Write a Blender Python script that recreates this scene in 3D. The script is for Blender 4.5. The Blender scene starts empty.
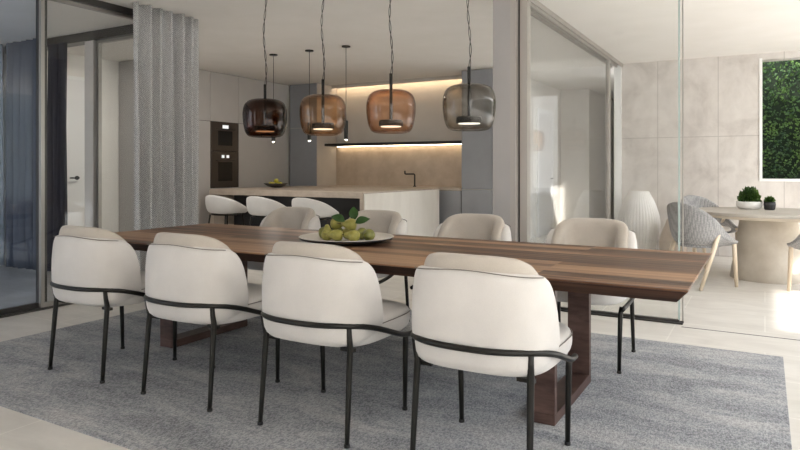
import bpy, bmesh, math, random
from mathutils import Vector, Matrix
random.seed(7)
PI = math.pi
scene = bpy.context.scene
COL = scene.collection

# ------------------------------------------------------------------ helpers
class MB:
    """collects shapes in one bmesh; build() links them as ONE mesh object"""
    def __init__(self): self.bm = bmesh.new()
    def box(self, x0, x1, y0, y1, z0, z1, bev=0.0, seg=2, M=None):
        t = bmesh.new()
        bmesh.ops.create_cube(t, size=1.0)
        for v in t.verts:
            v.co = Vector(((x0+x1)/2 + v.co.x*(x1-x0), (y0+y1)/2 + v.co.y*(y1-y0), (z0+z1)/2 + v.co.z*(z1-z0)))
        if bev > 0:
            bmesh.ops.bevel(t, geom=t.edges[:], offset=bev, segments=seg, profile=.6, affect='EDGES')
        self._merge(t, M); return self
    def _merge(self, t, M=None):
        if M is not None: t.transform(M)
        me = bpy.data.meshes.new('tmp'); t.to_mesh(me); t.free()
        self.bm.from_mesh(me); bpy.data.meshes.remove(me)
    def loft(self, rings, closed=True, cap=True, wrap=False):
        bm = self.bm
        vr = [[bm.verts.new(p) for p in r] for r in rings]
        n = len(vr[0]); m = len(vr)
        for i in range(m if wrap else m-1):
            a, b = vr[i], vr[(i+1) % m]
            for j in range(n if closed else n-1):
                k = (j+1) % n
                try: bm.faces.new((a[j], a[k], b[k], b[j]))
                except ValueError: pass
        if cap and closed and not wrap:
            for r in (vr[0], vr[-1]):
                try: bm.faces.new(r)
                except ValueError: pass
        return self
    def tube(self, pts, r, n=10, cap=True):
        pts = [Vector(p) for p in pts]
        rs = r if isinstance(r, (list, tuple)) else [r]*len(pts)
        rings = []; up = None
        for i, p in enumerate(pts):
            d = (pts[min(i+1, len(pts)-1)] - pts[max(i-1, 0)]).normalized()
            if up is None:
                up = Vector((0, 0, 1)) if abs(d.z) < .9 else Vector((1, 0, 0))
            s = d.cross(up).normalized(); up = s.cross(d).normalized()
            rings.append([p + (s*math.cos(2*PI*k/n) + up*math.sin(2*PI*k/n))*rs[i] for k in range(n)])
        return self.loft(rings, True, cap)
    def lathe(self, prof, n=32, c=(0, 0, 0), cap=True, fr=None, M=None):
        t = MB()
        rings = []
        for (r, z) in prof:
            rings.append([Vector((r*(fr(2*PI*k/n, z) if fr else 1)*math.cos(2*PI*k/n), r*(fr(2*PI*k/n, z) if fr else 1)*math.sin(2*PI*k/n), z)) for k in range(n)])
        t.loft(rings, True, cap)
        MM = Matrix.Translation(c)
        if M is not None: MM = MM @ M
        self._merge(t.bm, MM); return self
    def quad(self, *p):
        self.bm.faces.new([self.bm.verts.new(q) for q in p]); return self
    def build(self, name, m, parent=None, smooth=False, sub=0, solid=0, angle=None):
        bmesh.ops.recalc_face_normals(self.bm, faces=self.bm.faces[:])
        me = bpy.data.meshes.new(name); self.bm.to_mesh(me); self.bm.free()
        me.materials.append(m)
        if smooth:
            for p in me.polygons: p.use_smooth = True
            if angle is not None:
                me.set_sharp_from_angle(angle=math.radians(angle))
        o = bpy.data.objects.new(name, me); COL.objects.link(o)
        if parent: o.parent = parent
        if solid:
            md = o.modifiers.new('solid', 'SOLIDIFY'); md.thickness = solid; md.offset = 0
        if sub:
            md = o.modifiers.new('sub', 'SUBSURF'); md.levels = sub; md.render_levels = sub
        return o

def tag(o, label=None, cat=None, group=None, kind=None):
    if label: o['label'] = label
    if cat: o['category'] = cat
    if group: o['group'] = group
    if kind: o['kind'] = kind
    return o
def thing(name, label, cat, loc=(0, 0, 0), rz=0, group=None):
    o = bpy.data.objects.new(name, None); COL.objects.link(o)
    o.empty_display_size = .1
    o.location = loc; o.rotation_euler = (0, 0, rz)
    return tag(o, label, cat, group)
def struct(o): o['kind'] = 'structure'; return o
def copy_tree(o, parent=None):
    c = o.copy(); COL.objects.link(c)
    if parent: c.parent = parent
    for ch in list(o.children): copy_tree(ch, c)
    return c
def smooth01(t): t = max(0, min(1, t)); return t*t*(3-2*t)
def sgnpow(v, p): return math.copysign(abs(v)**p, v)

# ------------------------------------------------------------------ materials
def srgb(r, g, b):
    f = lambda c: (c/255/12.92) if c/255 <= .04045 else ((c/255+.055)/1.055)**2.4
    return (f(r), f(g), f(b), 1)
def mat(name, col, rough=.5, metal=0, spec=.5, emit=None, es=0):
    m = bpy.data.materials.new(name); m.use_nodes = True
    b = m.node_tree.nodes['Principled BSDF']
    b.inputs['Base Color'].default_value = col; b.inputs['Roughness'].default_value = rough
    b.inputs['Metallic'].default_value = metal; b.inputs['Specular IOR Level'].default_value = spec
    if emit:
        b.inputs['Emission Color'].default_value = emit; b.inputs['Emission Strength'].default_value = es
    return m
def nodes(m): return m.node_tree.nodes, m.node_tree.links, m.node_tree.nodes['Principled BSDF']
def texco(m, scale=(1, 1, 1), rot=(0, 0, 0), coord='Object'):
    N, L, _ = nodes(m)
    tc = N.new('ShaderNodeTexCoord'); mp = N.new('ShaderNodeMapping')
    mp.inputs['Scale'].default_value = scale; mp.inputs['Rotation'].default_value = rot
    L.new(tc.outputs[coord], mp.inputs['Vector']); return mp.outputs[0]
def noise(m, vec, scale, detail=4, rough=.55, dist=0):
    N, L, _ = nodes(m)
    n = N.new('ShaderNodeTexNoise'); n.inputs['Scale'].default_value = scale
    n.inputs['Detail'].default_value = detail; n.inputs['Roughness'].default_value = rough
    n.inputs['Distortion'].default_value = dist
    L.new(vec, n.inputs['Vector']); return n.outputs['Fac']
def ramp(m, fac, stops):
    N, L, _ = nodes(m)
    r = N.new('ShaderNodeValToRGB'); e = r.color_ramp.elements
    while len(e) < len(stops): e.new(.5)
    for k, (p, c) in enumerate(stops): e[k].position = p; e[k].color = c
    L.new(fac, r.inputs[0]); return r.outputs[0]
def mixc(m, a, b, fac, mode='MIX'):
    N, L, _ = nodes(m)
    x = N.new('ShaderNodeMix'); x.data_type = 'RGBA'; x.blend_type = mode
    for s, v in ((x.inputs[0], fac), (x.inputs[6], a), (x.inputs[7], b)):
        if hasattr(v, 'is_linked'): L.new(v, s)
        else: s.default_value = v
    return x.outputs[2]
def bump(m, h, strength=.3, dist=.01):
    N, L, b = nodes(m)
    bp = N.new('ShaderNodeBump'); bp.inputs['Strength'].default_value = strength; bp.inputs['Distance'].default_value = dist
    L.new(h, bp.inputs['Height']); L.new(bp.outputs[0], b.inputs['Normal'])
def setcol(m, c):
    N, L, b = nodes(m); L.new(c, b.inputs['Base Color'])
def mottled(name, c1, c2, scale, rough=.6, bs=0, det=5, stretch=(1, 1, 1), spec=.5, lo=.3, hi=.7, bd=.01, bscale=None):
    m = mat(name, c1, rough, spec=spec); v = texco(m, stretch)
    n = noise(m, v, scale, det); setcol(m, ramp(m, n, [(lo, c1), (hi, c2)]))
    if bs:
        n2 = noise(m, v, bscale or scale*3, 3); bump(m, n2, bs, bd)
    return m

M = {}
M['plaster'] = mottled('plaster', srgb(232, 228, 222), srgb(237, 233, 228), 2.5, .9, .05)
M['white_wall'] = mottled('white_wall', srgb(226, 222, 216), srgb(232, 229, 224), 2, .85)
# concrete with panel joints
def concrete():
    m = mat('concrete', srgb(200, 190, 180), .75, spec=.3)
    N, L, b = nodes(m); v = texco(m)
    n1 = noise(m, v, 2.3, 9, .66, .5); n2 = noise(m, texco(m, (2, 2, .9)), 4, 5, .6)
    base = ramp(m, n1, [(.30, srgb(186, 179, 173)), (.5, srgb(212, 206, 200)), (.68, srgb(224, 219, 214))])
    base = mixc(m, base, ramp(m, n2, [(.35, srgb(190, 183, 178)), (.65, srgb(222, 217, 212))]), .25)
    br = N.new('ShaderNodeTexBrick'); br.offset = 0; br.inputs['Scale'].default_value = 1
    br.inputs['Mortar Size'].default_value = .006; br.inputs['Brick Width'].default_value = .78; br.inputs['Row Height'].default_value = 1.65
    br.inputs['Mortar Smooth'].default_value = .3
    mp = N.new('ShaderNodeMapping'); mp.inputs['Rotation'].default_value = (PI/2, 0, 0); mp.inputs['Location'].default_value = (.56, 0, 0)
    tc = N.new('ShaderNodeTexCoord'); L.new(tc.outputs['Object'], mp.inputs[0]); L.new(mp.outputs[0], br.inputs['Vector'])
    setcol(m, mixc(m, base, mixc(m, base, srgb(150, 142, 136), .5), br.outputs['Fac']))
    bump(m, n1, .12, .01); return m
M['concrete'] = concrete()
M['added_wall'] = mottled('added_wall', srgb(120, 122, 116), srgb(140, 140, 132), 1.2, .9)
M['pedestal'] = mottled('pedestal', srgb(176, 166, 152), srgb(200, 192, 180), 4, .7, .15)
def tiles(name, c1, c2, cm, w, h, rough):
    m = mat(name, c1, rough, spec=.4); N, L, b = nodes(m)
    tc = N.new('ShaderNodeTexCoord')
    br = N.new('ShaderNodeTexBrick'); br.offset = .5; br.inputs['Scale'].default_value = 1
    br.inputs['Color1'].default_value = c1; br.inputs['Color2'].default_value = c2; br.inputs['Mortar'].default_value = cm
    br.inputs['Mortar Size'].default_value = .005; br.inputs['Brick Width'].default_value = w; br.inputs['Row Height'].default_value = h
    L.new(tc.outputs['Object'], br.inputs['Vector'])
    n = noise(m, texco(m, (1, 2.5, 1)), 2.2, 8, .65, .5)
    setcol(m, mixc(m, br.outputs['Color'], ramp(m, n, [(.3, srgb(172, 166, 157)), (.72, srgb(228, 224, 217))]), .38))
    bump(m, br.outputs['Fac'], .1, -.002); return m
M['floor'] = tiles('floor_tiles', srgb(218, 213, 206), srgb(208, 203, 195), srgb(232, 228, 220), 1.2, .6, .45)
M['corridor_floor'] = tiles('corridor_tiles', srgb(150, 152, 156), srgb(140, 142, 147), srgb(120, 122, 128), 1.2, .6, .35)
M['ground'] = mottled('ground_paving', srgb(214, 209, 202), srgb(226, 221, 215), 3, .8)
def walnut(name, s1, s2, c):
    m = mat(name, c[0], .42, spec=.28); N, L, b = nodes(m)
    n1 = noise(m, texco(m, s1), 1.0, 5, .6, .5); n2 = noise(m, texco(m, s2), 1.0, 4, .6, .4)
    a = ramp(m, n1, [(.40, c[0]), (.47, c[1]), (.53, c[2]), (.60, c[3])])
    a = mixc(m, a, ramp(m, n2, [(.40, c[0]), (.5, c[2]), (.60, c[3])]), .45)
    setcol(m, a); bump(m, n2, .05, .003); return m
WC = [srgb(34, 20, 14), srgb(72, 46, 32), srgb(112, 78, 56), srgb(172, 136, 104)]
def tabletop_wood():
    m = mat('walnut', WC[1], .4, spec=.3); N, L, b = nodes(m)
    tc = N.new('ShaderNodeTexCoord'); br = N.new('ShaderNodeTexBrick'); br.offset = .43; br.offset_frequency = 1
    br.inputs['Scale'].default_value = 1; br.inputs['Mortar Size'].default_value = 0; br.inputs['Brick Width'].default_value = 2.3; br.inputs['Row Height'].default_value = .104
    br.inputs['Color1'].default_value = (0, 0, 0, 1); br.inputs['Color2'].default_value = (1, 1, 1, 1); br.inputs['Bias'].default_value = 0
    L.new(tc.outputs['Object'], br.inputs['Vector'])
    n1 = noise(m, texco(m, (.35, 13, 5)), 1.0, 6, .62, .6); n2 = noise(m, texco(m, (.9, 48, 20)), 1.0, 4, .65, .3)
    f = mixc(m, br.outputs['Color'], n1, .62)
    a = ramp(m, f, [(.32, WC[0]), (.43, WC[1]), (.52, WC[2]), (.64, WC[3])])
    a = mixc(m, a, ramp(m, n2, [(.38, WC[0]), (.5, WC[2]), (.62, WC[3])]), .38)
    setcol(m, a); bump(m, n2, .05, .003); return m
M['walnut'] = tabletop_wood()
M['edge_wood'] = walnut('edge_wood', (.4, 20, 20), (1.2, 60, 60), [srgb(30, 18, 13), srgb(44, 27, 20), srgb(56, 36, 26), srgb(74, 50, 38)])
M['walnut_dark'] = walnut('walnut_dark', (3, 3, 12), (5, 5, 30), [srgb(58, 42, 38), srgb(70, 52, 46), srgb(80, 60, 54), srgb(94, 73, 66)])
def fabric(name, c1, c2, bs=.25, sc=420):
    m = mat(name, c1, .95, spec=.15); v = texco(m)
    n = noise(m, v, 6, 5); n2 = noise(m, v, sc, 2)
    a = ramp(m, n, [(.3, c1), (.7, c2)]); a = mixc(m, a, ramp(m, n2, [(.3, c1), (.7, c2)]), .4)
    setcol(m, a); bump(m, n2, bs, .003)
    b = m.node_tree.nodes['Principled BSDF']; b.inputs['Sheen Weight'].default_value = .25; b.inputs['Sheen Roughness'].default_value = .5
    return m
M['boucle'] = fabric('boucle', srgb(197, 192, 187), srgb(212, 207, 202))
M['suede'] = fabric('suede', srgb(170, 161, 150), srgb(192, 183, 172), .12)
M['stool_fabric'] = fabric('stool_fabric', srgb(214, 211, 208), srgb(224, 221, 218))
M['piping'] = mat('piping', srgb(112, 105, 98), .8)
M['black_metal'] = mat('black_metal', srgb(38, 36, 33), .38, .6)
M['bronze_metal'] = mat('bronze_metal', srgb(70, 66, 56), .34, .7)
M['black_matte'] = mat('black_matte', srgb(22, 20, 19), .6)
M['aluminium'] = mat('aluminium', srgb(172, 168, 162), .35, .85)
M['dark_aluminium'] = mat('dark_aluminium', srgb(84, 82, 80), .35, .8)
M['track'] = mat('track_metal', srgb(176, 170, 163), .5, .3)
M['pillar'] = mottled('pillar_paint', srgb(168, 164, 161), srgb(174, 170, 167), 3, .8)
def rugmat():
    m = mat('rug_wool', srgb(150, 150, 152), 1.0, spec=.05); v = texco(m)
    big = noise(m, texco(m, (.8, 2.4, 1)), 1.9, 7, .7, .6); mid = noise(m, texco(m, (1, 3, 1)), 11, 4, .7)
    fine = noise(m, texco(m, (1.8, 1, 1)), 75, 3, .75)
    a = ramp(m, big, [(.38, srgb(104, 107, 114)), (.5, srgb(156, 158, 162)), (.62, srgb(204, 201, 198))])
    a = mixc(m, a, ramp(m, mid, [(.3, srgb(120, 122, 128)), (.7, srgb(176, 173, 170))]), .35)
    a = mixc(m, a, ramp(m, fine, [(.40, srgb(100, 102, 108)), (.60, srgb(220, 220, 220))]), .42)
    setcol(m, a); bump(m, fine, .8, .012); return m
M['rug'] = rugmat()
def curtainmat(name, c1, c2, sc=1):
    m = mat(name, c1, .95, spec=.1); N, L, b = nodes(m)
    v = texco(m, (1, 1, 1))
    w = N.new('ShaderNodeTexWave'); w.wave_type = 'BANDS'; w.bands_direction = 'DIAGONAL'
    w.inputs['Scale'].default_value = 30*sc; w.inputs['Distortion'].default_value = 3; w.inputs['Detail'].default_value = 2
    w.inputs['Detail Scale'].default_value = 3
    L.new(v, w.inputs['Vector'])
    setcol(m, ramp(m, w.outputs['Fac'], [(.25, c1), (.75, c2)])); bump(m, w.outputs['Fac'], .3, .004); return m
M['curtain'] = curtainmat('curtain_weave', srgb(146, 146, 148), srgb(222, 221, 220))
M['curtain_dark'] = curtainmat('curtain_dark', srgb(46, 46, 54), srgb(60, 60, 70))
M['curtain_navy'] = curtainmat('curtain_navy', srgb(84, 88, 98), srgb(104, 108, 118))
M['curtain_light'] = curtainmat('curtain_light', srgb(130, 134, 140), srgb(160, 162, 166))
M['cab_light'] = mottled('cabinet_light', srgb(180, 176, 173), srgb(186, 182, 179), 3, .6)
M['cab_grey'] = mottled('cabinet_grey', srgb(140, 141, 145), srgb(146, 147, 151), 3, .55)
M['cab_dark'] = mat('cabinet_dark', srgb(52, 52, 54), .6)
M['gap'] = mat('shadow_gap', srgb(48, 46, 45), .8)
M['stone'] = mottled('island_stone', srgb(168, 154, 140), srgb(186, 173, 159), 9, .5, .05, 8, (1, 1, 1))
M['stone_light'] = mottled('island_panel', srgb(226, 220, 211), srgb(236, 231, 223), 5, .55, 0, 8, (1, 1, .35))
M['backsplash'] = mottled('backsplash_stone', srgb(178, 160, 140), srgb(198, 181, 161), 5, .5, .03, 8)
M['niche_wall'] = mottled('niche_wall', srgb(190, 182, 173), srgb(197, 189, 180), 3, .7)
M['oven_front'] = mat('oven_front', srgb(70, 62, 56), .35, .3)
M['oven_glass'] = mat('oven_glass', srgb(10, 10, 10), .12)
M['display'] = mat('display', srgb(200, 200, 196), .3, emit=srgb(225, 228, 230), es=.5)
M['led'] = mat('led_strip', (1, .82, .58, 1), .5, emit=(1, .80, .54, 1), es=9)
M['lamp_glow'] = mat('lamp_glow', (1, .9, .75, 1), .5, emit=(1, .96, .90, 1), es=.8)
M['ceramic'] = mottled('vase_ceramic', srgb(230, 227, 223), srgb(236, 233, 230), 8, .6)
M['ceramic_beige'] = mottled('vase_beige', srgb(196, 180, 166), srgb(206, 192, 178), 8, .7)
M['bowl_white'] = mat('bowl_white', srgb(228, 226, 222), .45)
M['pot_black'] = mat('pot_black', srgb(40, 40, 42), .5)
M['plate'] = mottled('plate_glaze', srgb(196, 190, 180), srgb(208, 203, 194), 6, .45)
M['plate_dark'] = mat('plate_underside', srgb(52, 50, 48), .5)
M['bowl_dark'] = mat('bowl_dark', srgb(66, 60, 54), .5)
M['oak'] = mottled('pale_oak', srgb(208, 190, 166), srgb(224, 208, 186), 8, .5, 0, 5, (3, 3, .4))
M['table_stone'] = mottled('terrace_stone', srgb(176, 168, 158), srgb(192, 186, 177), 7, .5)
M['table_edge'] = mottled('terrace_edge', srgb(214, 204, 188), srgb(224, 215, 200), 7, .6)
M['white_frame'] = mat('white_frame', srgb(236, 236, 234), .5)
M['white_door'] = mat('white_door', srgb(222, 221, 220), .5)
def weave():
    m = mat('woven_shell', srgb(150, 148, 146), .8, spec=.2); N, L, b = nodes(m)
    tc = N.new('ShaderNodeTexCoord')
    mp = N.new('ShaderNodeMapping'); mp.inputs['Scale'].default_value = (46, 46, 84); L.new(tc.outputs['Object'], mp.inputs[0])
    vo = N.new('ShaderNodeTexVoronoi'); vo.inputs['Scale'].default_value = 1.0; vo.inputs['Randomness'].default_value = .25
    L.new(mp.outputs[0], vo.inputs['Vector'])
    setcol(m, ramp(m, vo.outputs['Distance'], [(.2, srgb(178, 176, 174)), (.7, srgb(136, 135, 136))]))
    bump(m, vo.outputs['Distance'], .5, -.006); return m
M['weave'] = weave()
M['cushion_grey'] = fabric('cushion_grey', srgb(176, 172, 168), srgb(190, 186, 182))
def leafmat(name, c1, c2):
    m = mat(name, c1, .5, spec=.3); n = noise(m, texco(m), 3.5 if 'living' in name else 6, 4); setcol(m, ramp(m, n, [(.36, c1), (.66, c2)])); return m
M['leaf'] = leafmat('leaf_green', srgb(44, 70, 30), srgb(92, 118, 52))
M['leaf_dark'] = leafmat('leaf_dark', srgb(34, 62, 26), srgb(62, 96, 40))
M['living'] = leafmat('living_leaves', srgb(28, 56, 30), srgb(88, 118, 52))
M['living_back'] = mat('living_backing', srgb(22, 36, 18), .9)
M['pear'] = mottled('pear_skin', srgb(126, 124, 50), srgb(166, 156, 82), 22, .45, 0, 5)
M['pear_olive'] = mottled('pear_olive', srgb(98, 104, 42), srgb(136, 134, 68), 22, .45, 0, 5)
M['apple'] = mottled('apple_skin', srgb(190, 182, 60), srgb(206, 198, 90), 10, .4)
M['twig'] = mat('twig', srgb(74, 54, 36), .7)
def glassmat(name, tint, refl=1.0, rough=0.0, ior=1.45):
    m = bpy.data.materials.new(name); m.use_nodes = True
    N, L = m.node_tree.nodes, m.node_tree.links; N.clear()
    out = N.new('ShaderNodeOutputMaterial'); mx = N.new('ShaderNodeMixShader')
    tr = N.new('ShaderNodeBsdfTransparent'); tr.inputs[0].default_value = tint
    gl = N.new('ShaderNodeBsdfGlossy'); gl.inputs['Roughness'].default_value = rough; gl.inputs[0].default_value = (refl, refl, refl, 1)
    lw = N.new('ShaderNodeLayerWeight'); lw.inputs[0].default_value = .5
    pw = N.new('ShaderNodeMath'); pw.operation = 'POWER'; pw.inputs[1].default_value = 5 if rough == 0 else 3
    ma = N.new('ShaderNodeMath'); ma.operation = 'MULTIPLY_ADD'; ma.inputs[1].default_value = .8; ma.inputs[2].default_value = .035
    L.new(lw.outputs['Facing'], pw.inputs[0]); L.new(pw.outputs[0], ma.inputs[0])
    if rough > 0:
        dk = N.new('ShaderNodeMix'); dk.data_type = 'RGBA'; p2 = N.new('ShaderNodeMath'); p2.operation = 'POWER'; p2.inputs[1].default_value = 2.2
        L.new(lw.outputs['Facing'], p2.inputs[0]); L.new(p2.outputs[0], dk.inputs[0])
        dk.inputs[6].default_value = tint; dk.inputs[7].default_value = tuple(c**3.2 for c in tint[:3])+(1,); L.new(dk.outputs[2], tr.inputs[0])
    L.new(ma.outputs[0], mx.inputs[0]); L.new(tr.outputs[0], mx.inputs[1]); L.new(gl.outputs[0], mx.inputs[2])
    L.new(mx.outputs[0], out.inputs[0]); return m
M['glass'] = glassmat('clear_glass', (.985, .99, .988, 1), .6)
M['glass_blue_reflect'] = glassmat('blue_daylight_glass', (.86, .91, .98, 1), .9)  # blue daylight reflected in the left panes, put into the glass colour
M['glass_edge'] = mat('glass_edge', srgb(168, 182, 178), .2)
GL = [('smoked dark brown', (.52, .36, .25, 1)), ('amber', (.95, .85, .74, 1)), ('copper', (.95, .84, .75, 1)), ('smoke grey', (.87, .85, .82, 1))]

# ------------------------------------------------------------------ camera
cam_d = bpy.data.cameras.new('camera'); cam = bpy.data.objects.new('camera', cam_d); COL.objects.link(cam)
cam.location = (0, 0, 1.2); cam.rotation_euler = (PI/2, 0, math.radians(29.83))
cam_d.sensor_width = 36; cam_d.lens = 636.5/800*36; cam_d.shift_y = -.07
cam_d.clip_start = .05; cam_d.clip_end = 300
scene.camera = cam

CZ = 2.75
# ------------------------------------------------------------------ setting
struct(MB().box(-5.38, 2.8, -2.6, 9.9, -.15, 0).box(-8.3, -5.38, 4.55, 9.9, -.15, 0).box(-5, -1.8, 9.9, 16, -.15, 0).build('floor', M['floor']))
struct(MB().box(-9.3, -5.38, -2.6, 4.55, -.15, 0).build('floor_corridor', M['corridor_floor']))
struct(MB().box(2.8, 40, -30, 40, -.2, -.02).box(-30, 2.8, -30, -2.6, -.2, -.02).box(-1.8, 2.8, 10.02, 40, -.2, -.02).build('ground', M['ground']))
struct(MB().box(-9.3, 3.7, -2.6, 3.12, CZ, CZ+.3).box(-9.3, 2.55, 3.12, 9.95, CZ, CZ+.3).box(-5, -1.8, 9.95, 16, CZ, CZ+.3).build('ceiling', M['plaster']))
# concrete wall with the opening onto the planted wall
WX0, WZ0, WZ1, WX1 = -.03, 1.07, 2.66, 2.2
struct(MB().box(-1.9, WX0, 9.8, 10.02, 0, CZ).box(WX0, WX1, 9.8, 10.02, 0, WZ0).box(WX0, WX1, 9.8, 10.02, WZ1, CZ).box(WX1, 2.8, 9.8, 10.02, 0, CZ).build('wall_back', M['concrete']))
wf = struct(MB().box(WX0-.035, WX0, 9.785, 10.03, WZ0-.035, WZ1+.02).box(WX0, WX1, 9.785, 10.03, WZ0-.035, WZ0).box(WX1, WX1+.03, 9.785, 10.03, WZ0-.035, WZ1+.02).build('window_1', M['white_frame']))
struct(MB().box(11.8, 12, -14, 24, -.05, 4.2).build('wall_added', M['added_wall']))  # unseen wall added outside so the panes reflect something darker than sky
# hall
struct(MB().box(-3.61, -3.5, 9.15, 12.5, 0, CZ).build('wall_hall_left', M['white_wall']))
struct(MB().box(-3.61, -2.95, 12.5, 15.1, 0, CZ).build('wall_hall_end', M['white_wall']))
struct(MB().box(-2.95, -1.8, 14.9, 15.1, 0, CZ).build('wall_hall_back', M['white_wall']))
struct(MB().box(-1.9, -1.8, 11.15, 15, 0, CZ).build('wall_hall_right', M['white_wall']))
struct(MB().box(-1.94, -1.84, 9.76, 9.8, 0, CZ).build('trim_1', M['white_frame']))
hd = struct(MB().box(-3.505, -3.475, 10.95, 11.03, 0, 2.28).box(-3.505, -3.475, 11.83, 11.91, 0, 2.28).box(-3.505, -3.475, 11.03, 11.83, 2.2, 2.28).build('door_2', M['white_frame']))
MB().box(-3.5, -3.485, 11.03, 11.83, .005, 2.2).build('door_leaf', M['white_door'], hd)
MB().tube([(-3.485, 11.75, 1.02), (-3.44, 11.75, 1.02), (-3.44, 11.63, 1.02)], .009).build('door_handle', M['black_metal'], hd)
hd = struct(MB().box(-2.94, -2.86, 14.86, 14.9, 0, 2.28).box(-2.1, -2.02, 14.86, 14.9, 0, 2.28).box(-2.86, -2.1, 14.86, 14.9, 2.2, 2.28).build('door_3', M['white_frame']))
MB().box(-2.86, -2.1, 14.875, 14.9, .005, 2.2).build('door_leaf', M['cab_grey'], hd)
# kitchen shell
struct(MB().box(-8.3, -3.72, 9.77, 9.97, 0, CZ).build('wall_kitchen', M['niche_wall']))
struct(MB().box(-8.3, -8.1, 4.62, 9.77, 0, CZ).build('wall_left', M['white_wall']))
dr = struct(MB().box(-8.1, -8.075, 4.62, 4.67, 0, 2.45).box(-8.1, -8.075, 5.42, 5.47, 0, 2.45).box(-8.1, -8.075, 4.67, 5.42, 2.4, 2.45).build('door_1', M['white_frame']))
MB().box(-8.1, -8.085, 4.67, 5.42, .005, 2.4).build('door_leaf', M['white_door'], dr)
MB().lathe([(.028, 0), (.028, .012)], 16, (-8.085, 5.3, 1.08), M=Matrix.Rotation(PI/2, 4, 'Y')).tube([(-8.08, 5.3, 1.08), (-8.03, 5.3, 1.08), (-8.03, 5.17, 1.08)], .01).build('door_handle', M['black_metal'], dr)
# far walls behind and beside the camera
struct(MB().box(-9.3, -9.1, -2.6, 4.55, 0, CZ).build('wall_corridor', M['white_wall']))
struct(MB().box(-9.3, -8.6, -2.8, -2.6, 0, CZ).box(-6.2, -4.4, -2.8, -2.6, 0, CZ).box(-3.8, 1.2, -2.8, -2.6, 0, CZ).build('wall_front', M['white_wall']))
struct(MB().box(-9.3, -8.3, 4.5, 4.62, 0, CZ).build('wall_partition', M['white_wall']))

# side glazing X = -5.38 (left), pocket of two sliding panes with a thick stile
def slidepane(name, axis, pos, a0, a1, stile, mg, mf, z0=.02, z1=CZ-.06, fw=.035, th=.02):
    f = MB(); g = MB()
    def bx(b, u0, u1, w, q0, q1):
        if axis == 'Y': b.box(pos-w, pos+w, u0, u1, q0, q1)
        else: b.box(u0, u1, pos-w, pos+w, q0, q1)
    bx(f, a0, a1, th, z0, z0+.035); bx(f, a0, a1, th, z1-.03, z1)
    if 's' in stile: bx(f, a0, a0+fw, th, z0+.035, z1-.03)
    if 'e' in stile: bx(f, a1-fw, a1, th, z0+.035, z1-.03)
    bx(g, a0+(fw if 's' in stile else 0), a1-(fw if 'e' in stile else 0), .004, z0+.035, z1-.03)
    o = struct(f.build(name, mf)); g.build('glass_pane', mg, o); return o
slidepane('window_2', 'Y', -5.41, 1.0, 3.26, 'se', M['glass_blue_reflect'], M['dark_aluminium'], fw=.075)
slidepane('window_3', 'Y', -5.36, 3.18, 4.52, 's', M['glass'], M['aluminium'], fw=.03, th=.018)
slidepane('window_4', 'Y', -5.36, -2.5, 1.1, 'se', M['glass_blue_reflect'], M['dark_aluminium'], fw=.06)
struct(MB().box(-5.46, -5.31, -2.6, 4.62, CZ-.06, CZ).build('trim_2', M['dark_aluminium']))
struct(MB().box(-5.44, -5.33, -2.6, 4.55, .0, .02).build('trim_3', M['dark_aluminium']))
# partition Y = 4.55
struct(MB().box(-8.3, -5.46, 4.48, 4.62, CZ-.1, CZ).build('trim_4', M['dark_aluminium']))
struct(MB().box(-6.72, -6.56, 4.5, 4.6, 0, CZ-.1).build('trim_5', M['cab_light']))
slidepane('window_5', 'X', 4.56, -6.56, -5.5, 's', M['glass'], M['aluminium'], z1=CZ-.1)
# front pane Y = 5.37 beside the pillar, and its floor tracks
struct(MB().box(-2.09, -1.93, 5.3, 5.48, 0, CZ).build('trim_6', M['pillar']))
struct(MB().box(-1.93, -1.88, 5.30, 5.46, 0, CZ).box(-1.862, -1.80, 5.36, 5.46, 0, CZ).build('trim_7', M['track']))
struct(MB().box(-1.88, -1.862, 5.37, 5.44, 0, CZ).build('trim_8', M['dark_aluminium']))
p = MB().box(-1.8, -.575, 5.366, 5.374, .03, CZ-.005).build('glass_pane', M['glass'])
o = struct(MB().box(-1.8, -.575, 5.355, 5.385, .012, .03).build('window_6', M['dark_aluminium'])); p.parent = o
MB().box(-.585, -.572, 5.362, 5.378, .03, CZ-.005).build('glass_edge', M['glass_edge'], o)
MB().box(-.562, -.552, 5.402, 5.418, .0, CZ-.005).build('glass_edge', M['aluminium'], o)
struct(MB().box(-1.8, -.55, 5.33, 5.345, 0, .012).box(-1.8, -.55, 5.40, 5.415, 0, .012).box(-1.8, -.55, 5.33, 5.42, 0, .004).build('trim_9', M['dark_aluminium']))
struct(MB().box(-.55, 2.6, 5.255, 5.262, 0, .002).build('trim_10', M['gap']))
# side glass X = -1.9 toward the hall, ceiling track
t = MB().box(-1.985, -1.815, 5.48, 9.79, CZ-.015, CZ)
for k in range(3): t.box(-1.985+.0775*k, -1.97+.0775*k, 5.48, 9.79, CZ-.05, CZ-.01)
struct(t.build('trim_11', M['track']))
o = slidepane('window_7', 'Y', -1.86, 5.48, 9.02, 'e', M['glass'], M['track'], fw=.12, z1=CZ-.04)
struct(MB().box(-1.985, -1.815, 5.48, 9.76, 0, .006).build('trim_12', M['aluminium']))

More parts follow.
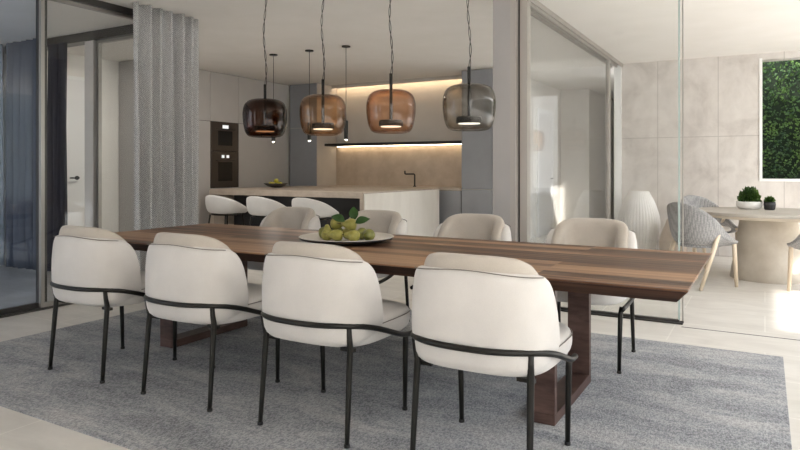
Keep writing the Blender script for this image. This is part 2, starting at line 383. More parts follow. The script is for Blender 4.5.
# planted wall behind the opening
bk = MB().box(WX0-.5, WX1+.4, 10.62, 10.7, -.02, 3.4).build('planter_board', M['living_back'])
lw = MB()
for i in range(9500):
    x = random.uniform(-.5, 2.4); z = random.uniform(.5, 3.3)
    y = 10.6 - abs(random.gauss(0, .12)) - .05*math.sin(x*7+z*5)
    s = random.uniform(.022, .05)
    a = random.uniform(0, 2*PI); d = Vector((math.cos(a), -random.uniform(.1, .9), math.sin(a)-.3)).normalized()
    w = d.cross(Vector((random.uniform(-1, 1), -1, random.uniform(-1, 1)))).normalized()
    n = d.cross(w)
    c = Vector((x, y, z))
    lw.quad(c, c+d*s*.5+w*s*.38+n*s*.1, c+d*s*1.15, c+d*s*.5-w*s*.38+n*s*.1)
lo = lw.build('living_wall', M['living'])
tag(lo, 'dense green planted wall of leaves seen through the concrete wall opening', 'plant wall', kind='stuff')
bk.parent = lo

# ------------------------------------------------------------------ curtains
def curtain(name, axis, pos, a0, a1, folds, amp, m, label, z0=.015, z1=CZ-.03, seed=1):
    rnd = random.Random(seed); b = MB(); n = folds*14; ph = [rnd.uniform(.75, 1.25) for _ in range(folds+2)]
    rows = []
    for zi in range(13):
        z = z0 + (z1-z0)*zi/12; f = zi/12; r = []
        for i in range(n+1):
            u = i/n; k = u*folds
            w = math.sin(k*2*PI)*amp*ph[int(k)]*(1-.35*f) + .012*math.sin(k*4.1+f*3)
            s = a0 + (a1-a0)*u + .012*math.sin(k*2*PI*2+1)*(1-f*.5)
            r.append((pos+w, s, z) if axis == 'Y' else (s, pos+w, z))
        rows.append(r)
    b.loft(rows, closed=False, cap=False)
    o = b.build(name, m, smooth=True, solid=.006)
    tag(o, label, 'curtain'); return o
curtain('curtain', 'Y', -5.08, 3.88, 4.66, 6, .072, M['curtain'], 'full-height grey woven curtain drawn beside the kitchen', z1=CZ-.004, seed=3)
curtain('curtain', 'X', 4.40, -7.26, -6.9, 4, .04, M['curtain_dark'], 'narrow charcoal curtain behind the left glass, next to the white door', z1=CZ-.11, seed=5)
curtain('curtain', 'X', 4.36, -8.06, -7.28, 6, .04, M['curtain_navy'], 'dark blue-grey curtain seen through the glass coloured with blue daylight at far left', z1=CZ-.02, seed=6)
curtain('curtain', 'X', 4.36, -8.85, -8.12, 5, .035, M['curtain_light'], 'pale grey curtain at the left edge behind the glass', z1=CZ-.02, seed=7)

# ------------------------------------------------------------------ rug
rb = MB().box(-4.58, .1, 1.787, 4.72, 0.0, .007, .003)
tag(rb.build('rug', M['rug']), 'large mottled grey blue woven rug under the dining table', 'rug')
RZ = .007

# ------------------------------------------------------------------ dining table
tb = thing('dining_table', 'long walnut dining table with slab top on two frame legs', 'table', (-2.19, 3.27, RZ))
TX, TY = 1.937, .624
def rr(hx, hy, z): return [(-hx, -hy, z), (hx, -hy, z), (hx, hy, z), (-hx, hy, z)]
zt = .737-RZ
t = MB().loft([rr(TX-.003, TY-.003, zt), rr(TX, TY, zt-.004), rr(TX-.002, TY-.003, zt-.008), rr(TX-.1, TY-.1, zt-.009)])
t.build('tabletop', M['walnut'], tb)
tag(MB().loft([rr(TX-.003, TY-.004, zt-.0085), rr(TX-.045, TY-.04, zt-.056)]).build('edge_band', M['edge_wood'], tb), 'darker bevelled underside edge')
for s in (-1, 1):
    cx = s*1.285
    b = MB(); x0, x1 = cx-.06, cx+.06
    y0, y1, th = -.355, .355, .042
    b.box(x0, x1, y0, y1, 0, .05, .003).box(x0, x1, y0, y0+th, .05, zt-.056, .003).box(x0, x1, y1-th, y1, .05, zt-.056, .003).box(x0, x1, y0+th, y1-th, zt-.1, zt-.056)
    b.build('leg_frame', M['walnut_dark'], tb)

# ------------------------------------------------------------------ dining chairs
def upath(a, b, y0, yf, n=40, e=2.5):
    """U-shaped plan curve from front right round the rear to front left, s in -1..1"""
    pts = []
    for i in range(n+1):
        th = -PI/2 + PI*i/n
        x = a*sgnpow(math.sin(th), 2/e); y = y0 - b*abs(math.cos(th))**(2/e)
        pts.append(Vector((x, y, 0)))
    pre = [Vector((-a, yf + (y0-yf)*k/5, 0)) for k in range(5)]
    post = [Vector((a, yf + (y0-yf)*k/5, 0)) for k in range(5)][::-1]
    pts = pre+pts+post
    # even arc-length resample
    L = [0]
    for i in range(1, len(pts)): L.append(L[-1]+(pts[i]-pts[i-1]).length)
    out = []
    for k in range(n+1):
        t = L[-1]*k/n; j = 0
        while j < len(L)-2 and L[j+1] < t: j += 1
        f = (t-L[j])/max(1e-9, L[j+1]-L[j]); out.append(pts[j].lerp(pts[j+1], f))
    return out
def normals2(pts):
    r = []
    for i in range(len(pts)):
        d = pts[min(i+1, len(pts)-1)]-pts[max(i-1, 0)]; d.normalize(); r.append(Vector((d.y, -d.x, 0)))
    return r
def shell(mb, a, b, y0, yf, prof, n=40, e=2.5, endshrink=True):
    """prof(s, i, n) -> list of (offset outward, z) for a closed section"""
    P = upath(a, b, y0, yf, n, e); Nn = normals2(P); rings = []
    for i, (p, nn) in enumerate(zip(P, Nn)):
        s = -1+2*i/n
        rings.append([Vector((p.x+nn.x*o, p.y+nn.y*o, z)) for (o, z) in prof(s)])
    return mb.loft(rings)
def OTOP(a): return .818 - .020*smooth01(a/.7) - .25*(1-math.sqrt(max(0, 1-min(1, max(0, (a-.35)/.65))**5.5)))
def outer_prof(s):
    a = abs(s)
    top = OTOP(a)
    bot = .405 + .02*smooth01((a-.5)/.5)
    k = .4+.6*smooth01((1-a)/.12); th = .052*k
    h = top-bot
    return [(-.05, bot+.006), (-.014, bot+.022), (.0, bot+.08), (.004, bot+h*.5), (-.002, bot+h*.8), (-.012, top-.02), (-.024, top-.003),
            (-.024-th*.5, top), (-.022-th, top-.012), (-.016-th, top-.05), (-.02-th, bot+h*.4), (-.03-th, bot+.02)]
def inner_prof(s):
    a = abs(s)
    q = a; top = .868 - .33*(1-math.sqrt(max(0, 1-q**3.5)))
    bot = .455; h = top-bot
    k = .35+.65*smooth01((1-a)/.2); t = .075*k
    return [(-.01, bot), (.004, bot+h*.3), (.004, bot+h*.7), (.0, top-.045), (-.012, top-.012), (-.03, top), (-.02-t*.75, top-.012), (-.01-t, top-.05), (-.012-t, bot+h*.6), (-.02-t, bot+h*.25), (-.01-t, bot)]
def make_chair():
    root = thing('dining_chair', 'x', 'chair')
    bs = shell(MB(), .294, .232, -.062, -.02, outer_prof, 64, 2.9).build('back_shell', M['boucle'], root, True, 1)
    PP = upath(.294, .232, -.062, -.02, 64, 2.9); NN = normals2(PP)
    MB().tube([(p.x-nn.x*.0105, p.y-nn.y*.0105, OTOP(abs(-1+2*i/64))-.009) for i, (p, nn) in enumerate(zip(PP, NN)) if 9 < i < 55], .0022, 6).build('piping', M['piping'], bs, True)
    tag(shell(MB(), .247, .205, -.067, .01, inner_prof, 44, 2.8).build('back_cushion', M['suede'], root, True, 1), 'taupe suede inner back cushion')
    # seat
    def ring(k, z, e=3.5):
        r = []
        for i in range(40):
            t = 2*PI*i/40
            r.append(Vector((.284*k*sgnpow(math.cos(t), 2/e), .075+.312*k*sgnpow(math.sin(t), 2/e), z)))
        return r
    seat = MB().loft([ring(.80, .396), ring(.93, .402), ring(.985, .425), ring(1.0, .455), ring(.99, .488), ring(.94, .508), ring(.80, .519), ring(.45, .525), ring(.1, .526)])
    so = seat.build('seat_cushion', M['boucle'], root, True, 1)
    MB().tube([(p.x*1.003, .075+(p.y-.075)*1.003, p.z) for p in ring(.992, .487)]+[ring(.992, .487)[0]], .0022, 6).build('piping', M['piping'], so, True)
    # rail
    P = upath(.302, .275, -.03, .285, 48, 2.6); pts = []
    for i, p in enumerate(P):
        z = .518 - .14*smooth01((p.y+.28)/.58)
        pts.append((p.x*(1-.09*smooth01((p.y-.05)/.24)), p.y, z))
    MB().tube(pts, .0125, 10).build('rail', M['black_metal'], root, True)
    for sx in (-1, 1):
        for back in (True, False):
            if back: path = [(sx*.243, -.229, .507), (sx*.240, -.222, .465), (sx*.238, -.212, .42), (sx*.240, -.223, .3), (sx*.244, -.243, .06), (sx*.245, -.247, .012)]; rs = [.012, .0135, .014, .0135, .0115, .011]
            else: path = [(sx*.262, .235, .386), (sx*.256, .245, .34), (sx*.253, .248, .2), (sx*.25, .25, .012)]; rs = [.0125, .014, .0128, .011]
            lg = MB().tube(path, rs, 10).build('leg', M['black_metal'], root, True)
            MB().lathe([(.013, 0), (.0135, .006), (.0125, .014)], 12, (path[-1][0], path[-1][1], 0)).build('foot_cap', M['black_matte'], lg, True)
        MB().box(min(sx*.25, sx*.18), max(sx*.25, sx*.18), -.205, -.185, .395, .41).build('bracket', M['black_metal'], root)
    return root
ch0 = make_chair()
CX = [-3.509, -2.669, -1.829, -.989]
GN, GF = 'dining chairs on the near side of the table', 'dining chairs on the far side of the table'
ln = ['cream dining chair seen from behind, leftmost of the near row beside the glass',
      'cream dining chair seen from behind, second from left in the near row',
      'cream dining chair seen from behind, third from left in front of the fruit plate',
      'largest cream dining chair seen from behind, rightmost and nearest the camera']
lf = ['taupe dining chair facing us across the table, leftmost, left of the fruit plate',
      'taupe dining chair facing us across the table, directly behind the fruit plate',
      'taupe dining chair facing us across the table, in front of the grey kitchen cabinets',
      'taupe dining chair facing us by the sliding glass, rightmost of the far row']
for i in range(8):
    c = ch0 if i == 0 else copy_tree(ch0)
    j = i % 4
    if i < 4: c.location = (CX[j]+(.06, .052, .03, -.002)[j], 2.50, RZ); c.rotation_euler = (0, 0, 0); tag(c, ln[j], 'chair', GN)
    else: c.location = (CX[j], 4.112, RZ); c.rotation_euler = (0, 0, PI); tag(c, lf[j], 'chair', GF)

# ------------------------------------------------------------------ plate with pears
PX, PY, TZ = -2.30, 3.33, .7385
pl = thing('fruit_plate', 'wide shallow round plate of pears on the walnut table', 'plate', (PX, PY, TZ))
MB().lathe([(.0, .012), (.12, .012), (.22, .018), (.285, .03), (.298, .038), (.301, .035), (.288, .024), (.22, .010), (.13, 0), (0, 0)], 56, cap=False).build('dish', M['plate'], pl, True)
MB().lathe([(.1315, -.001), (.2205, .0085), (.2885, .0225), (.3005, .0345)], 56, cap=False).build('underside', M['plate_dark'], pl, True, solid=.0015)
def pear_mesh():
    prof = [(.001, 0), (.018, .001), (.034, .008), (.042, .024), (.0435, .04), (.038, .06), (.028, .078), (.021, .094), (.017, .106), (.011, .113), (.002, .115)]
    return prof
def make_pear(m, leaf):
    r = thing('pear', 'x', 'fruit')
    MB().lathe(pear_mesh(), 20, (0, 0, -.042)).build('flesh', m, r, True)
    MB().tube([(0, 0, .071), (.003, 0, .085), (.009, .002, .096)], .0022, 6).build('stem', M['twig'], r, True)
    return r
def leaf_mesh(L, W):
    b = MB(); rows = []
    for i in range(9):
        t = i/8; w = W*math.sin(PI*t**.8)*.5; z = .25*L*t*(1-t) - .1*L*t*t
        rows.append([(-w, L*t, z+w*.35), (0, L*t, z), (w, L*t, z+w*.35)])
    return b.loft(rows, closed=False, cap=False)
# (dx, dy, z, tilt, turn, olive, label)
pears = [(-.165, -.01, .051, 1.5, 2.4, 1, 'olive green pear at the left end of the pile on the plate'),
         (-.088, -.085, .050, .12, .4, 0, 'yellow green pear standing at the front left of the pile'),
         (-.005, -.10, .051, 1.5, -1.3, 0, 'large yellow green pear lying at the front middle of the plate'),
         (.11, -.085, .051, 1.5, -1.5, 0, 'yellow green pear lying at the front right with its neck pointing right'),
         (.16, .01, .051, 1.5, .3, 1, 'olive green pear at the right end of the pile'),
         (.075, .06, .051, 1.5, .1, 1, 'olive green pear at the back right of the pile'),
         (-.01, .035, .051, 1.5, -2.9, 0, 'pear at the back middle under the leaves'),
         (-.1, .05, .051, 1.5, 1.4, 1, 'olive green pear at the back left of the pile'),
         (-.062, -.02, .114, 1.5, 1.75, 0, 'yellow green pear resting on top at the left'),
         (.05, -.025, .114, 1.5, -1.2, 0, 'yellow green pear resting on top at the right, under a leaf')]
pr = {0: make_pear(M['pear'], 0), 1: make_pear(M['pear_olive'], 0)}; used = {0: False, 1: False}
for (dx, dy, z, ti, tu, ol, lb) in pears:
    c = pr[ol] if not used[ol] else copy_tree(pr[ol]); used[ol] = True
    c.location = (PX+dx, PY+dy, TZ+z); c.rotation_euler = (ti, 0, tu); c.scale = (.88, .88, .88); tag(c, lb, 'fruit', 'pears on the plate')
for (dx, dy, z, L, W, rx, rz, lb) in [(.045, .02, .135, .10, .066, 1.15, .1, 'dark green leaf standing up highest above the pears'),
                                  (.035, -.07, .135, .10, .058, .95, 1.1, 'green leaf lying over the middle of the pears'),
                                  (.10, -.05, .125, .10, .06, .9, -1.15, 'green leaf hanging over the pears at the right')]:
    o = leaf_mesh(L, W).build('pear_leaf', M['leaf_dark'], None, True, 1, .0012)
    o.location = (PX+dx, PY+dy, TZ+z); o.rotation_euler = (Matrix.Rotation(.5, 3, 'Z') @ Matrix.Rotation(rx, 3, 'X') @ Matrix.Rotation(rz, 3, 'Z')).to_euler(); tag(o, lb, 'leaf', 'leaves on the pears')

# ------------------------------------------------------------------ glass pendants
def pendant(x, y, z0, tint, label, glow):
    r = thing('pendant_lamp', label, 'lamp', (x, y, z0), group='glass pendant lamps over the dining table')
    R, H = .147, .256
    prof = []
    K = [(.080, .0), (.108, .004), (.126, .022), (.137, .055), (.144, .10), (.147, .14), (.146, .175), (.140, .205), (.128, .228), (.108, .244), (.080, .252), (.045, .2555), (.012, .256)]
    g = glassmat('pendant_glass', tint, .5, .02, 1.5)
    MB().lathe(K, 48, cap=False).build('glass_shade', g, r, True, 1, .004)
    MB().lathe([(.030, .012), (.045, .008), (.055, .014), (.05, .022), (.03, .02)], 32, cap=False).build('glass_cup', g, r, True)
    d = MB().lathe([(0, .04), (.070, .04), (.072, .044), (.072, .070), (.066, .076), (0, .076)], 36).build('lamp_disc', M['black_matte'], r, True, angle=40)
    MB().lathe([(0, .036), (.06, .036), (.062, .040)], 36).build('diffuser', M['lamp_glow'], d)
    MB().tube([(0, 0, .07), (0, 0, .355)], .0095, 12).build('stem', M['black_matte'], r, True)
    top = CZ-z0-.03
    c = MB()
    for q in (0, PI):
        c.tube([(.005*math.cos(q+t*.55)+.006*math.sin(t*.21), .005*math.sin(q+t*.55)+.006*math.sin(t*.17+1)*1, .345+(top-.345)*t/60) for t in range(61)], .0022, 5)
    c.build('cable', M['black_matte'], r, True)
    MB().lathe([(.0, top), (.055, top), (.055, top+.03), (0, top+.03)], 28).build('ceiling_canopy', M['black_matte'], r, True, angle=40)
for x, (nm, ti), lb in zip((-2.924, -2.44, -1.937, -1.431), GL, ('dark brown smoked glass pendant lamp, leftmost over the table', 'pale amber glass pendant lamp, second from the left', 'copper coloured glass pendant lamp, third from the left', 'smoky grey glass pendant lamp, rightmost over the table')):
    pendant(x, 3.27, 1.415, ti, lb, 1)
# thin pendants over the island
for x, lb in zip((-5.77, -5.16, -4.58), ('slim black tube pendant behind the dark brown glass lamp', 'slim black tube pendant behind the amber glass lamp', 'slim black tube pendant hanging right of the amber glass lamp')):
    r = thing('tube_pendant', lb, 'lamp', (x, 6.62, 1.575), group='slim tube pendants by the island')
    MB().lathe([(.0, .012), (.022, .012), (.024, .0), (.026, .002), (.026, .23), (.02, .236), (0, .236)], 20, cap=False).build('tube_shade', M['black_metal'], r, True, angle=40)
    MB().lathe([(0, -.012), (.017, -.012), (.02, -.006), (.02, .010), (0, .010)], 16).build('diffuser', M['lamp_glow'], r)
    MB().tube([(0, 0, .236), (0, 0, CZ-1.575-.015)], .0035, 6).build('cable', M['black_metal'], r)
    MB().lathe([(0, 0), (.055, 0), (.055, .015), (0, .015)], 24, (0, 0, CZ-1.575-.015)).build('ceiling_canopy', M['black_metal'], r, True, angle=40)

# ------------------------------------------------------------------ kitchen: tall cabinets on the left (front at X=-7.6)
FX = -7.6
def tall(y0, y1, splits, label, oven=False):
    r = thing('tall_cabinet', label, 'cabinet', (FX, (y0+y1)/2, 0), group='tall pale kitchen cabinets')
    w = (y1-y0)/2
    MB().box(-.49, -.022, -w, w, 0, CZ-.005).build('body', M['gap'], r)
    if y0 < 6: MB().box(-.49, 0, -w-.02, -w, 0, CZ-.005).build('end_panel', M['cab_light'], r)
    for (z0, z1) in splits:
        MB().box(-.02, 0, -w+.003, w-.003, z0, z1, .0015, 1).build('door', M['cab_light'], r)
tall(5.97, 6.6, [(.08, 1.955), (1.962, CZ-.01)], 'tall pale cabinet nearest the curtain')
tall(6.6, 7.236, [(.08, 1.955), (1.962, CZ-.01)], 'tall pale cabinet between the curtain and the ovens')
tall(7.236, 7.857, [(.08, .895), (1.962, CZ-.01)], 'tall pale cabinet holding the two built-in ovens')
tall(7.857, 9.15, [(.08, 1.955), (1.962, CZ-.01)], 'wide tall pale cabinet right of the ovens behind the dark pendant')
def oven(z0, z1, label, low):
    r = thing('oven', label, 'oven', (FX, 7.5465, z0), group='built-in ovens')
    h = z1-z0; w = .3
    MB().box(-.018, .006, -w, w, .002, h-.002, .003).build('front_panel', M['oven_front'], r)
    wz1 = h-.17 if low else h-.14; wz0 = .1 if low else .09
    MB().box(.006, .010, -.155, .155, wz0, wz1, .002).build('door_glass', M['oven_glass'], r)
    if low:
        for q in (-.05, .055):
            MB().box(.006, .009, q-.028, q+.028, h-.105, h-.06).build('display', M['display'], r)
    else:
        MB().box(.006, .009, -.06, .07, h-.1, h-.045).build('display', M['display'], r)
    MB().tube([(.006, -.2, wz1+.025), (.03, -.2, wz1+.025), (.03, .2, wz1+.025), (.006, .2, wz1+.025)], .006, 8).build('handle', M['black_metal'], r)
oven(.905, 1.485, 'lower built-in oven with two small displays in the pale cabinets', True)
oven(1.49, 1.955, 'upper compact oven with one display above the other oven', False)
# grey cabinets on the back wall
def grey(x0, x1, splits, label, kick=True):
    r = thing('tall_cabinet', label, 'cabinet', ((x0+x1)/2, 9.15, 0), group='tall grey kitchen cabinets')
    w = (x1-x0)/2
    MB().box(-w, w, .022, .615, 0, CZ-.005).build('body', M['niche_wall'], r)
    for (z0, z1) in splits: MB().box(-w+.003, w-.003, 0, .022, z0, z1, .0015, 1).build('door', M['cab_grey'], r)
grey(-7.59, -6.97, [(.08, 1.942), (1.948, CZ-.01)], 'tall grey cabinet in the kitchen corner left of the lit niche')
grey(-4.135, -3.615, [(.08, .877), (.885, CZ-.01)], 'tall grey cabinet right of the lit niche beside the pillar')
# base units below the worktop, one by one
xs = [-6.96, -6.25, -5.55, -4.85, -4.145]
for k in range(4):
    r = thing('base_cabinet', ['grey base cabinet under the worktop at the left of the niche', 'grey base cabinet second from left under the worktop', 'grey base cabinet under the black tap', 'grey base cabinet right of the island end under the worktop'][k], 'cabinet', ((xs[k]+xs[k+1])/2, 9.15, 0), group='base cabinets under the worktop')
    w = (xs[k+1]-xs[k])/2
    MB().box(-w, w, .022, .6, 0, .859).build('body', M['gap'], r)
    MB().box(-w+.003, w-.003, 0, .02, .08, .855, .0015, 1).build('door', M['cab_grey'], r)
tag(MB().box(-6.965, -4.14, 9.14, 9.745, .86, .90, .003).build('worktop', M['stone']), 'beige stone worktop along the lit niche', 'worktop')
tag(MB().box(-6.965, -4.14, 9.747, 9.768, .9, 1.615).build('backsplash', M['backsplash']), 'tan stone backsplash lit by a strip under the black shelf', 'backsplash')
sh = tag(MB().box(-6.965, -4.14, 9.38, 9.768, 1.617, 1.66, .002).build('wall_shelf', M['black_matte']), 'long thin black shelf across the lit niche', 'shelf')
MB().box(-6.9, -4.2, 9.68, 9.70, 1.609, 1.617).build('led_strip', M['led'], sh)
cv = tag(MB().box(-6.965, -4.14, 9.60, 9.625, CZ-.06, CZ).build('cove_light', M['niche_wall']), 'warm strip light along the ceiling above the niche', 'light')
MB().box(-6.95, -4.15, 9.626, 9.636, CZ-.03, CZ-.01).build('led_strip', M['led'], cv)
f = thing('kitchen_tap', 'black angular kitchen tap on the beige worktop', 'tap', (-5.16, 9.5, .9))
MB().lathe([(0, 0), (.026, 0), (.026, .015), (0, .015)], 20).build('base', M['black_matte'], f, True, angle=40)
MB().tube([(0, 0, .01), (0, 0, .2), (-.012, 0, .215), (-.16, -.03, .215), (-.172, -.033, .222), (-.172, -.033, .27)], .013, 10).build('spout', M['black_matte'], f, True)

# ------------------------------------------------------------------ island
IX0, IX1, IY0, IY1 = -7.22, -4.47, 6.85, 9.02
isl = thing('kitchen_island', 'large stone kitchen island with recessed dark front and bright end panel', 'island', (-5.8, 7.9, 0))
ox, oy = -5.8, 7.9
MB().box(IX0-ox, IX1-ox, IY0-oy, IY1-oy, .82, .90, .003).build('worktop', M['stone'], isl)
MB().box(IX0-ox, IX0-ox+.09, IY0-oy, IY1-oy, 0, .82).build('side_panel', M['stone'], isl)
MB().box(IX1-ox-.055, IX1-ox, IY0-oy, IY1-oy, 0, .82).build('side_panel', M['stone'], isl)
tag(MB().box(IX1-ox, IX1-ox+.012, IY0-oy+.012, IY1-oy, 0, .878).build('end_panel', M['stone_light'], isl), 'pale off-white end panel')
MB().box(IX0-ox+.09, IX1-ox-.055, IY0-oy+.42, IY1-oy, 0.0, .82).build('cabinet_body', M['cab_dark'], isl)

# ------------------------------------------------------------------ island fruit bowl
BX, BY = -6.87, 7.94
bw = thing('fruit_bowl', 'shallow dark bowl of yellow green apples on the island', 'bowl', (BX, BY, .9))
MB().lathe([(0, .012), (.06, .014), (.13, .035), (.19, .07), (.196, .068), (.14, .028), (.07, .002), (0, 0)], 36, cap=False).build('dish', M['bowl_dark'], bw, True)
def make_apple():
    r = thing('apple', 'x', 'fruit')
    MB().lathe([(.004, -.026), (.016, -.034), (.032, -.026), (.041, -.004), (.04, .014), (.03, .029), (.015, .033), (.004, .026)], 18).build('flesh', M['apple'], r, True)
    MB().tube([(0, 0, .026), (.003, 0, .045)], .002, 5).build('stem', M['twig'], r)
    return r
ap = make_apple()
for k, (dx, dy, z, lb) in enumerate([(-.09, -.01, .062, 'apple at the left in the island bowl'), (.0, -.075, .057, 'apple at the front middle in the island bowl'), (.085, .0, .062, 'apple at the right in the island bowl'), (.0, .07, .06, 'apple at the back in the island bowl'), (.01, .0, .108, 'apple on top of the others in the island bowl')]):
    c = ap if k == 0 else copy_tree(ap)
    c.location = (BX+dx, BY+dy, .9+z); c.rotation_euler = (.1*k, .1, k); c.scale = (.92, .92, .92); tag(c, lb, 'fruit', 'apples in the island bowl')

# ------------------------------------------------------------------ island stools
def stool_prof(s):
    a = abs(s); q = max(0, (a-.1)/.9); top = .842 - .05*q - .15*q**2; bot = .572
    k = .45+.55*smooth01((1-a)/.15); t = .045*k; h = top-bot
    return [(-.09, bot), (-.04, bot+.02), (-.012, bot+.06), (.004, bot+h*.55), (.006, top-.02), (-.004, top-.003), (-.006-t*.5, top), (-.004-t, top-.015), (-.01-t, bot+h*.55), (-.05-t, bot+.03)]
def make_stool():
    r = thing('counter_stool', 'x', 'stool')
    shell(MB(), .275, .25, .0, .2, stool_prof, 44, 2.2).build('back_shell', M['stool_fabric'], r, True, 1)
    def ring(k, z): return [Vector((.215*k*math.cos(2*PI*i/32), .02+.225*k*math.sin(2*PI*i/32), z)) for i in range(32)]
    MB().loft([ring(.85, .575), ring(1, .59), ring(1, .635), ring(.9, .652), ring(.4, .66), ring(.1, .66)]).build('seat_cushion', M['stool_fabric'], r, True, 1)
    MB().tube([(.215*math.cos(t*PI/12), .02+.2*math.sin(t*PI/12), .565) for t in range(25)], .011, 8).build('seat_frame', M['black_metal'], r, True)
    for sx in (-1, 1):
        for sy in (-1, 1):
            MB().tube([(sx*.165, .02+sy*.15, .56), (sx*.215, sy*.2, .004)], [.012, .010], 8).build('leg', M['black_metal'], r, True)
    MB().tube([(.2, .185, .2), (.2, -.18, .2), (-.2, -.18, .2), (-.2, .185, .2), (.2, .185, .2)], .008, 8).build('footrest', M['black_metal'], r)
    return r
st = make_stool()
for k, (x, lb) in enumerate([(-6.5, 'white low-backed counter stool at the left end of the island'), (-5.73, 'white low-backed counter stool in the middle of the island'), (-4.95, 'white low-backed counter stool at the right, behind the taupe chair and pears')]):
    c = st if k == 0 else copy_tree(st)
    c.location = (x-.10, 6.56, 0); c.rotation_euler = (0, 0, -.1); tag(c, lb, 'stool', 'counter stools at the island')

# ------------------------------------------------------------------ terrace
va = thing('floor_vase', 'tall off-white ribbed floor vase by the concrete wall', 'vase', (-1.54, 9.45, 0))
prof = [(.0, 0), (.15, 0), (.175, .02), (.215, .12), (.25, .25), (.272, .38), (.274, .45), (.262, .55), (.232, .66), (.19, .77), (.145, .85), (.132, .885), (.125, .89), (.115, .885), (.112, .84), (.14, .75), (0, .3)]
MB().lathe(prof, 240, cap=False, fr=lambda t, z: 1+.03*abs(math.sin(t*20))).build('body', M['ceramic'], va, True)
v2 = thing('floor_vase', 'smaller beige floor vase partly hidden behind the grey terrace chair', 'vase', (-1.08, 9.3, 0))
MB().lathe([(0, 0), (.13, 0), (.165, .08), (.175, .2), (.15, .32), (.1, .44), (.075, .52), (.065, .52), (.09, .43), (0, .1)], 48, cap=False).build('body', M['ceramic_beige'], v2, True)

tt = thing('terrace_table', 'round stone topped table on a thick concrete pedestal', 'table', (.03, 8.07, 0))
MB().lathe([(0, .705), (.74, .705), (.752, .711), (.755, .735), (.75, .74), (0, .74)], 72).build('tabletop', M['table_stone'], tt, True, angle=40)
MB().lathe([(.0, .668), (.60, .668), (.69, .704), (0, .704)], 72).build('top_rim', M['table_edge'], tt, True, angle=30)
MB().lathe([(0, 0), (.37, 0), (.375, .01), (.345, .2), (.31, .42), (.285, .6), (.28, .667), (0, .667)], 56).build('pedestal', M['pedestal'], tt, True, angle=40)
def tprof(s):
    a = abs(s); top = .865 - .05*smooth01(a/.4) - .34*smooth01((a-.22)/.78); bot = .40
    k = .4+.6*smooth01((1-a)/.1); t = .018*k; h = top-bot; f = 1-.5*a
    return [(-.14, bot), (-.07, bot+.02), (-.02, bot+min(.08, h*.5)), (.01, bot+h*.6), (.035*f, top-.008), (.03*f, top), (.03*f-t, top), (.01-t, bot+h*.6), (-.03-t, bot+min(.09, h*.55)), (-.1-t, bot+.03)]
def make_tchair():
    r = thing('terrace_chair', 'x', 'chair')
    shell(MB(), .275, .27, .0, .24, tprof, 44, 2.1).build('woven_shell', M['weave'], r, True, 1)
    MB().loft([[Vector((.2*k*math.cos(2*PI*i/36), .02+.23*k*math.sin(2*PI*i/36), z)) for i in range(36)] for k, z in ((.9, .402), (1, .41), (.98, .425))]).build('seat_base', M['weave'], r, True)
    def ring(k, z, e=2.6): return [Vector((.222*k*sgnpow(math.cos(2*PI*i/36), 2/e), .03+.235*k*sgnpow(math.sin(2*PI*i/36), 2/e), z)) for i in range(36)]
    MB().loft([ring(.9, .426), ring(1, .44), ring(1, .468), ring(.92, .484), ring(.4, .492), ring(.1, .492)]).build('seat_cushion', M['cushion_grey'], r, True, 1)
    for sx in (-1, 1):
        MB().tube([(sx*.262, .02, .63), (sx*.258, -.07, .42), (sx*.25, -.25, .0)], [.018, .024, .017], 10).build('leg', M['oak'], r, True)
        MB().tube([(sx*.25, .215, .47), (sx*.25, .225, .3), (sx*.25, .25, .0)], [.02, .023, .017], 10).build('leg', M['oak'], r, True)
    return r
tc = make_tchair()
for k, (x, y, fx, fy, lb) in enumerate([(-.6, 7.27, .6, .8, 'grey woven tub chair with pale wooden legs in front left of the round table'),
                                        (-.63, 8.86, .72, -.7, 'grey woven tub chair behind the round table, mostly hidden by the other chair'),
                                        (.55, 7.25, -.55, .82, 'grey woven tub chair cut off at the right edge by the round table')]):
    c = tc if k == 0 else copy_tree(tc)
    c.location = (x, y, 0); c.rotation_euler = (0, 0, math.atan2(fy, fx)-PI/2); tag(c, lb, 'chair', 'woven chairs around the terrace table')
def plant(name, lb, x, y, bowl, mb_, R, n, h, leafy, spread):
    r = thing(name, lb, 'plant', (x, y, .74))
    MB().lathe(bowl, 36, cap=False).build('pot', mb_, r, True)
    b = MB()
    for i in range(n):
        u = random.random(); a = random.uniform(0, 2*PI); el = math.acos(random.uniform(0, 1))
        q = random.uniform(.5, 1)
        c = Vector((spread*q*math.sin(el)*math.cos(a), spread*q*math.sin(el)*math.sin(a), R + h*q*math.cos(el)))
        d = (Vector((c.x, c.y, c.z-R+.02))+Vector((random.gauss(0, .04), random.gauss(0, .04), random.gauss(0, .03)))).normalized()
        s = leafy*random.uniform(.7, 1.2); w = d.cross(Vector((random.gauss(0, 1), random.gauss(0, 1), random.gauss(0, 1)))).normalized(); nn = d.cross(w)
        b.quad(c, c+d*s*.5+w*s*.35+nn*s*.12, c+d*s, c+d*s*.5-w*s*.35+nn*s*.12)
    b.build('foliage', M['leaf'], r)
    MB().lathe([(0, R-.02), (spread*.8, R-.02), (spread*.7, R+h*.3), (0, R+h*.5)], 16).build('soil', M['leaf_dark'], r, True)
plant('potted_plant', 'bushy green plant in a wide white bowl on the round table', -.155, 8.34, [(0, .012), (.1, .012), (.13, .09), (.138, .09), (.132, .03), (.1, 0), (0, 0)], M['bowl_white'], .085, 700, .15, .04, .105)
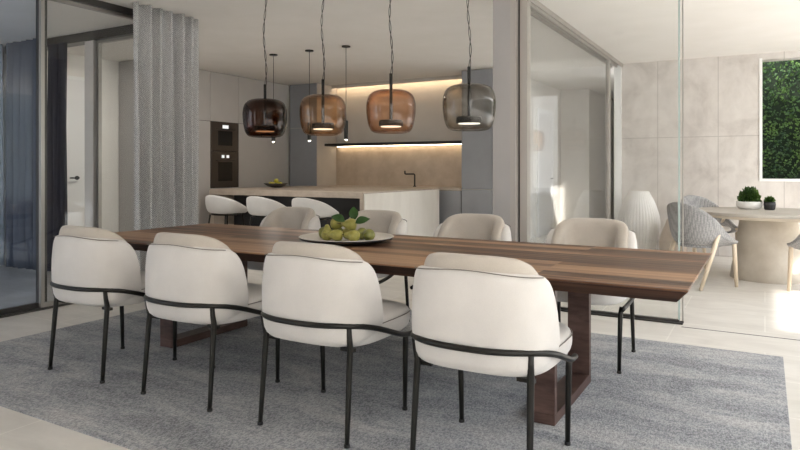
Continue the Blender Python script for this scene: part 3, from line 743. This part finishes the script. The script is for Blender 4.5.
plant('potted_plant', 'small green plant in a black pot beside the white bowl', .045, 8.27, [(0, .01), (.045, .01), (.052, .09), (.058, .092), (.062, .06), (.055, .01), (.045, 0), (0, 0)], M['pot_black'], .09, 260, .05, .026, .048)

# ------------------------------------------------------------------ light
w = bpy.data.worlds.new('world'); scene.world = w; w.use_nodes = True
N, L = w.node_tree.nodes, w.node_tree.links
bg = N['Background']; bg.inputs['Strength'].default_value = 2.9
tcn = N.new('ShaderNodeTexCoord'); sp = N.new('ShaderNodeSeparateXYZ'); rp = N.new('ShaderNodeValToRGB')
L.new(tcn.outputs['Generated'], sp.inputs[0]); L.new(sp.outputs['Z'], rp.inputs[0]); L.new(rp.outputs[0], bg.inputs['Color'])
rp.color_ramp.elements[0].position = .0; rp.color_ramp.elements[0].color = (1.0, .985, .96, 1)
rp.color_ramp.elements[1].position = .6; rp.color_ramp.elements[1].color = (.80, .89, 1.0, 1)
sd = bpy.data.lights.new('sun', 'SUN'); so = bpy.data.objects.new('sun', sd); COL.objects.link(so)
sd.energy = 4.5; sd.angle = math.radians(1.5); sd.color = (1, .95, .88)
el = math.radians(40)
so.rotation_euler = Vector((-.75*math.cos(el), .66*math.cos(el), -math.sin(el))).to_track_quat('-Z', 'Y').to_euler()

for x in (-5.77, -5.16, -4.58):
    ld = bpy.data.lights.new('tube_pendant_bulb', 'POINT'); lo_ = bpy.data.objects.new('tube_pendant_bulb', ld); COL.objects.link(lo_)
    ld.energy = 2.2; ld.color = (1, .94, .86); ld.shadow_soft_size = .015; lo_.location = (x, 6.62, 1.545)
ld = bpy.data.lights.new('added_fill_light', 'AREA'); lo_ = bpy.data.objects.new('added_fill_light', ld); COL.objects.link(lo_)  # added fill for the passage behind the curtain, no fixture there
ld.energy = 13; ld.size = .5; ld.color = (1, .95, .88); lo_.location = (-6.55, 5.45, CZ-.01)

vs = scene.view_settings
vs.view_transform = 'Standard'; vs.look = 'None'; vs.exposure = .92; vs.gamma = 1; vs.use_curve_mapping = False
cy = scene.cycles
cy.use_denoising = True; cy.max_bounces = 10; cy.diffuse_bounces = 6; cy.transparent_max_bounces = 24; cy.caustics_reflective = False; cy.caustics_refractive = False
cy.sample_clamp_indirect = 6
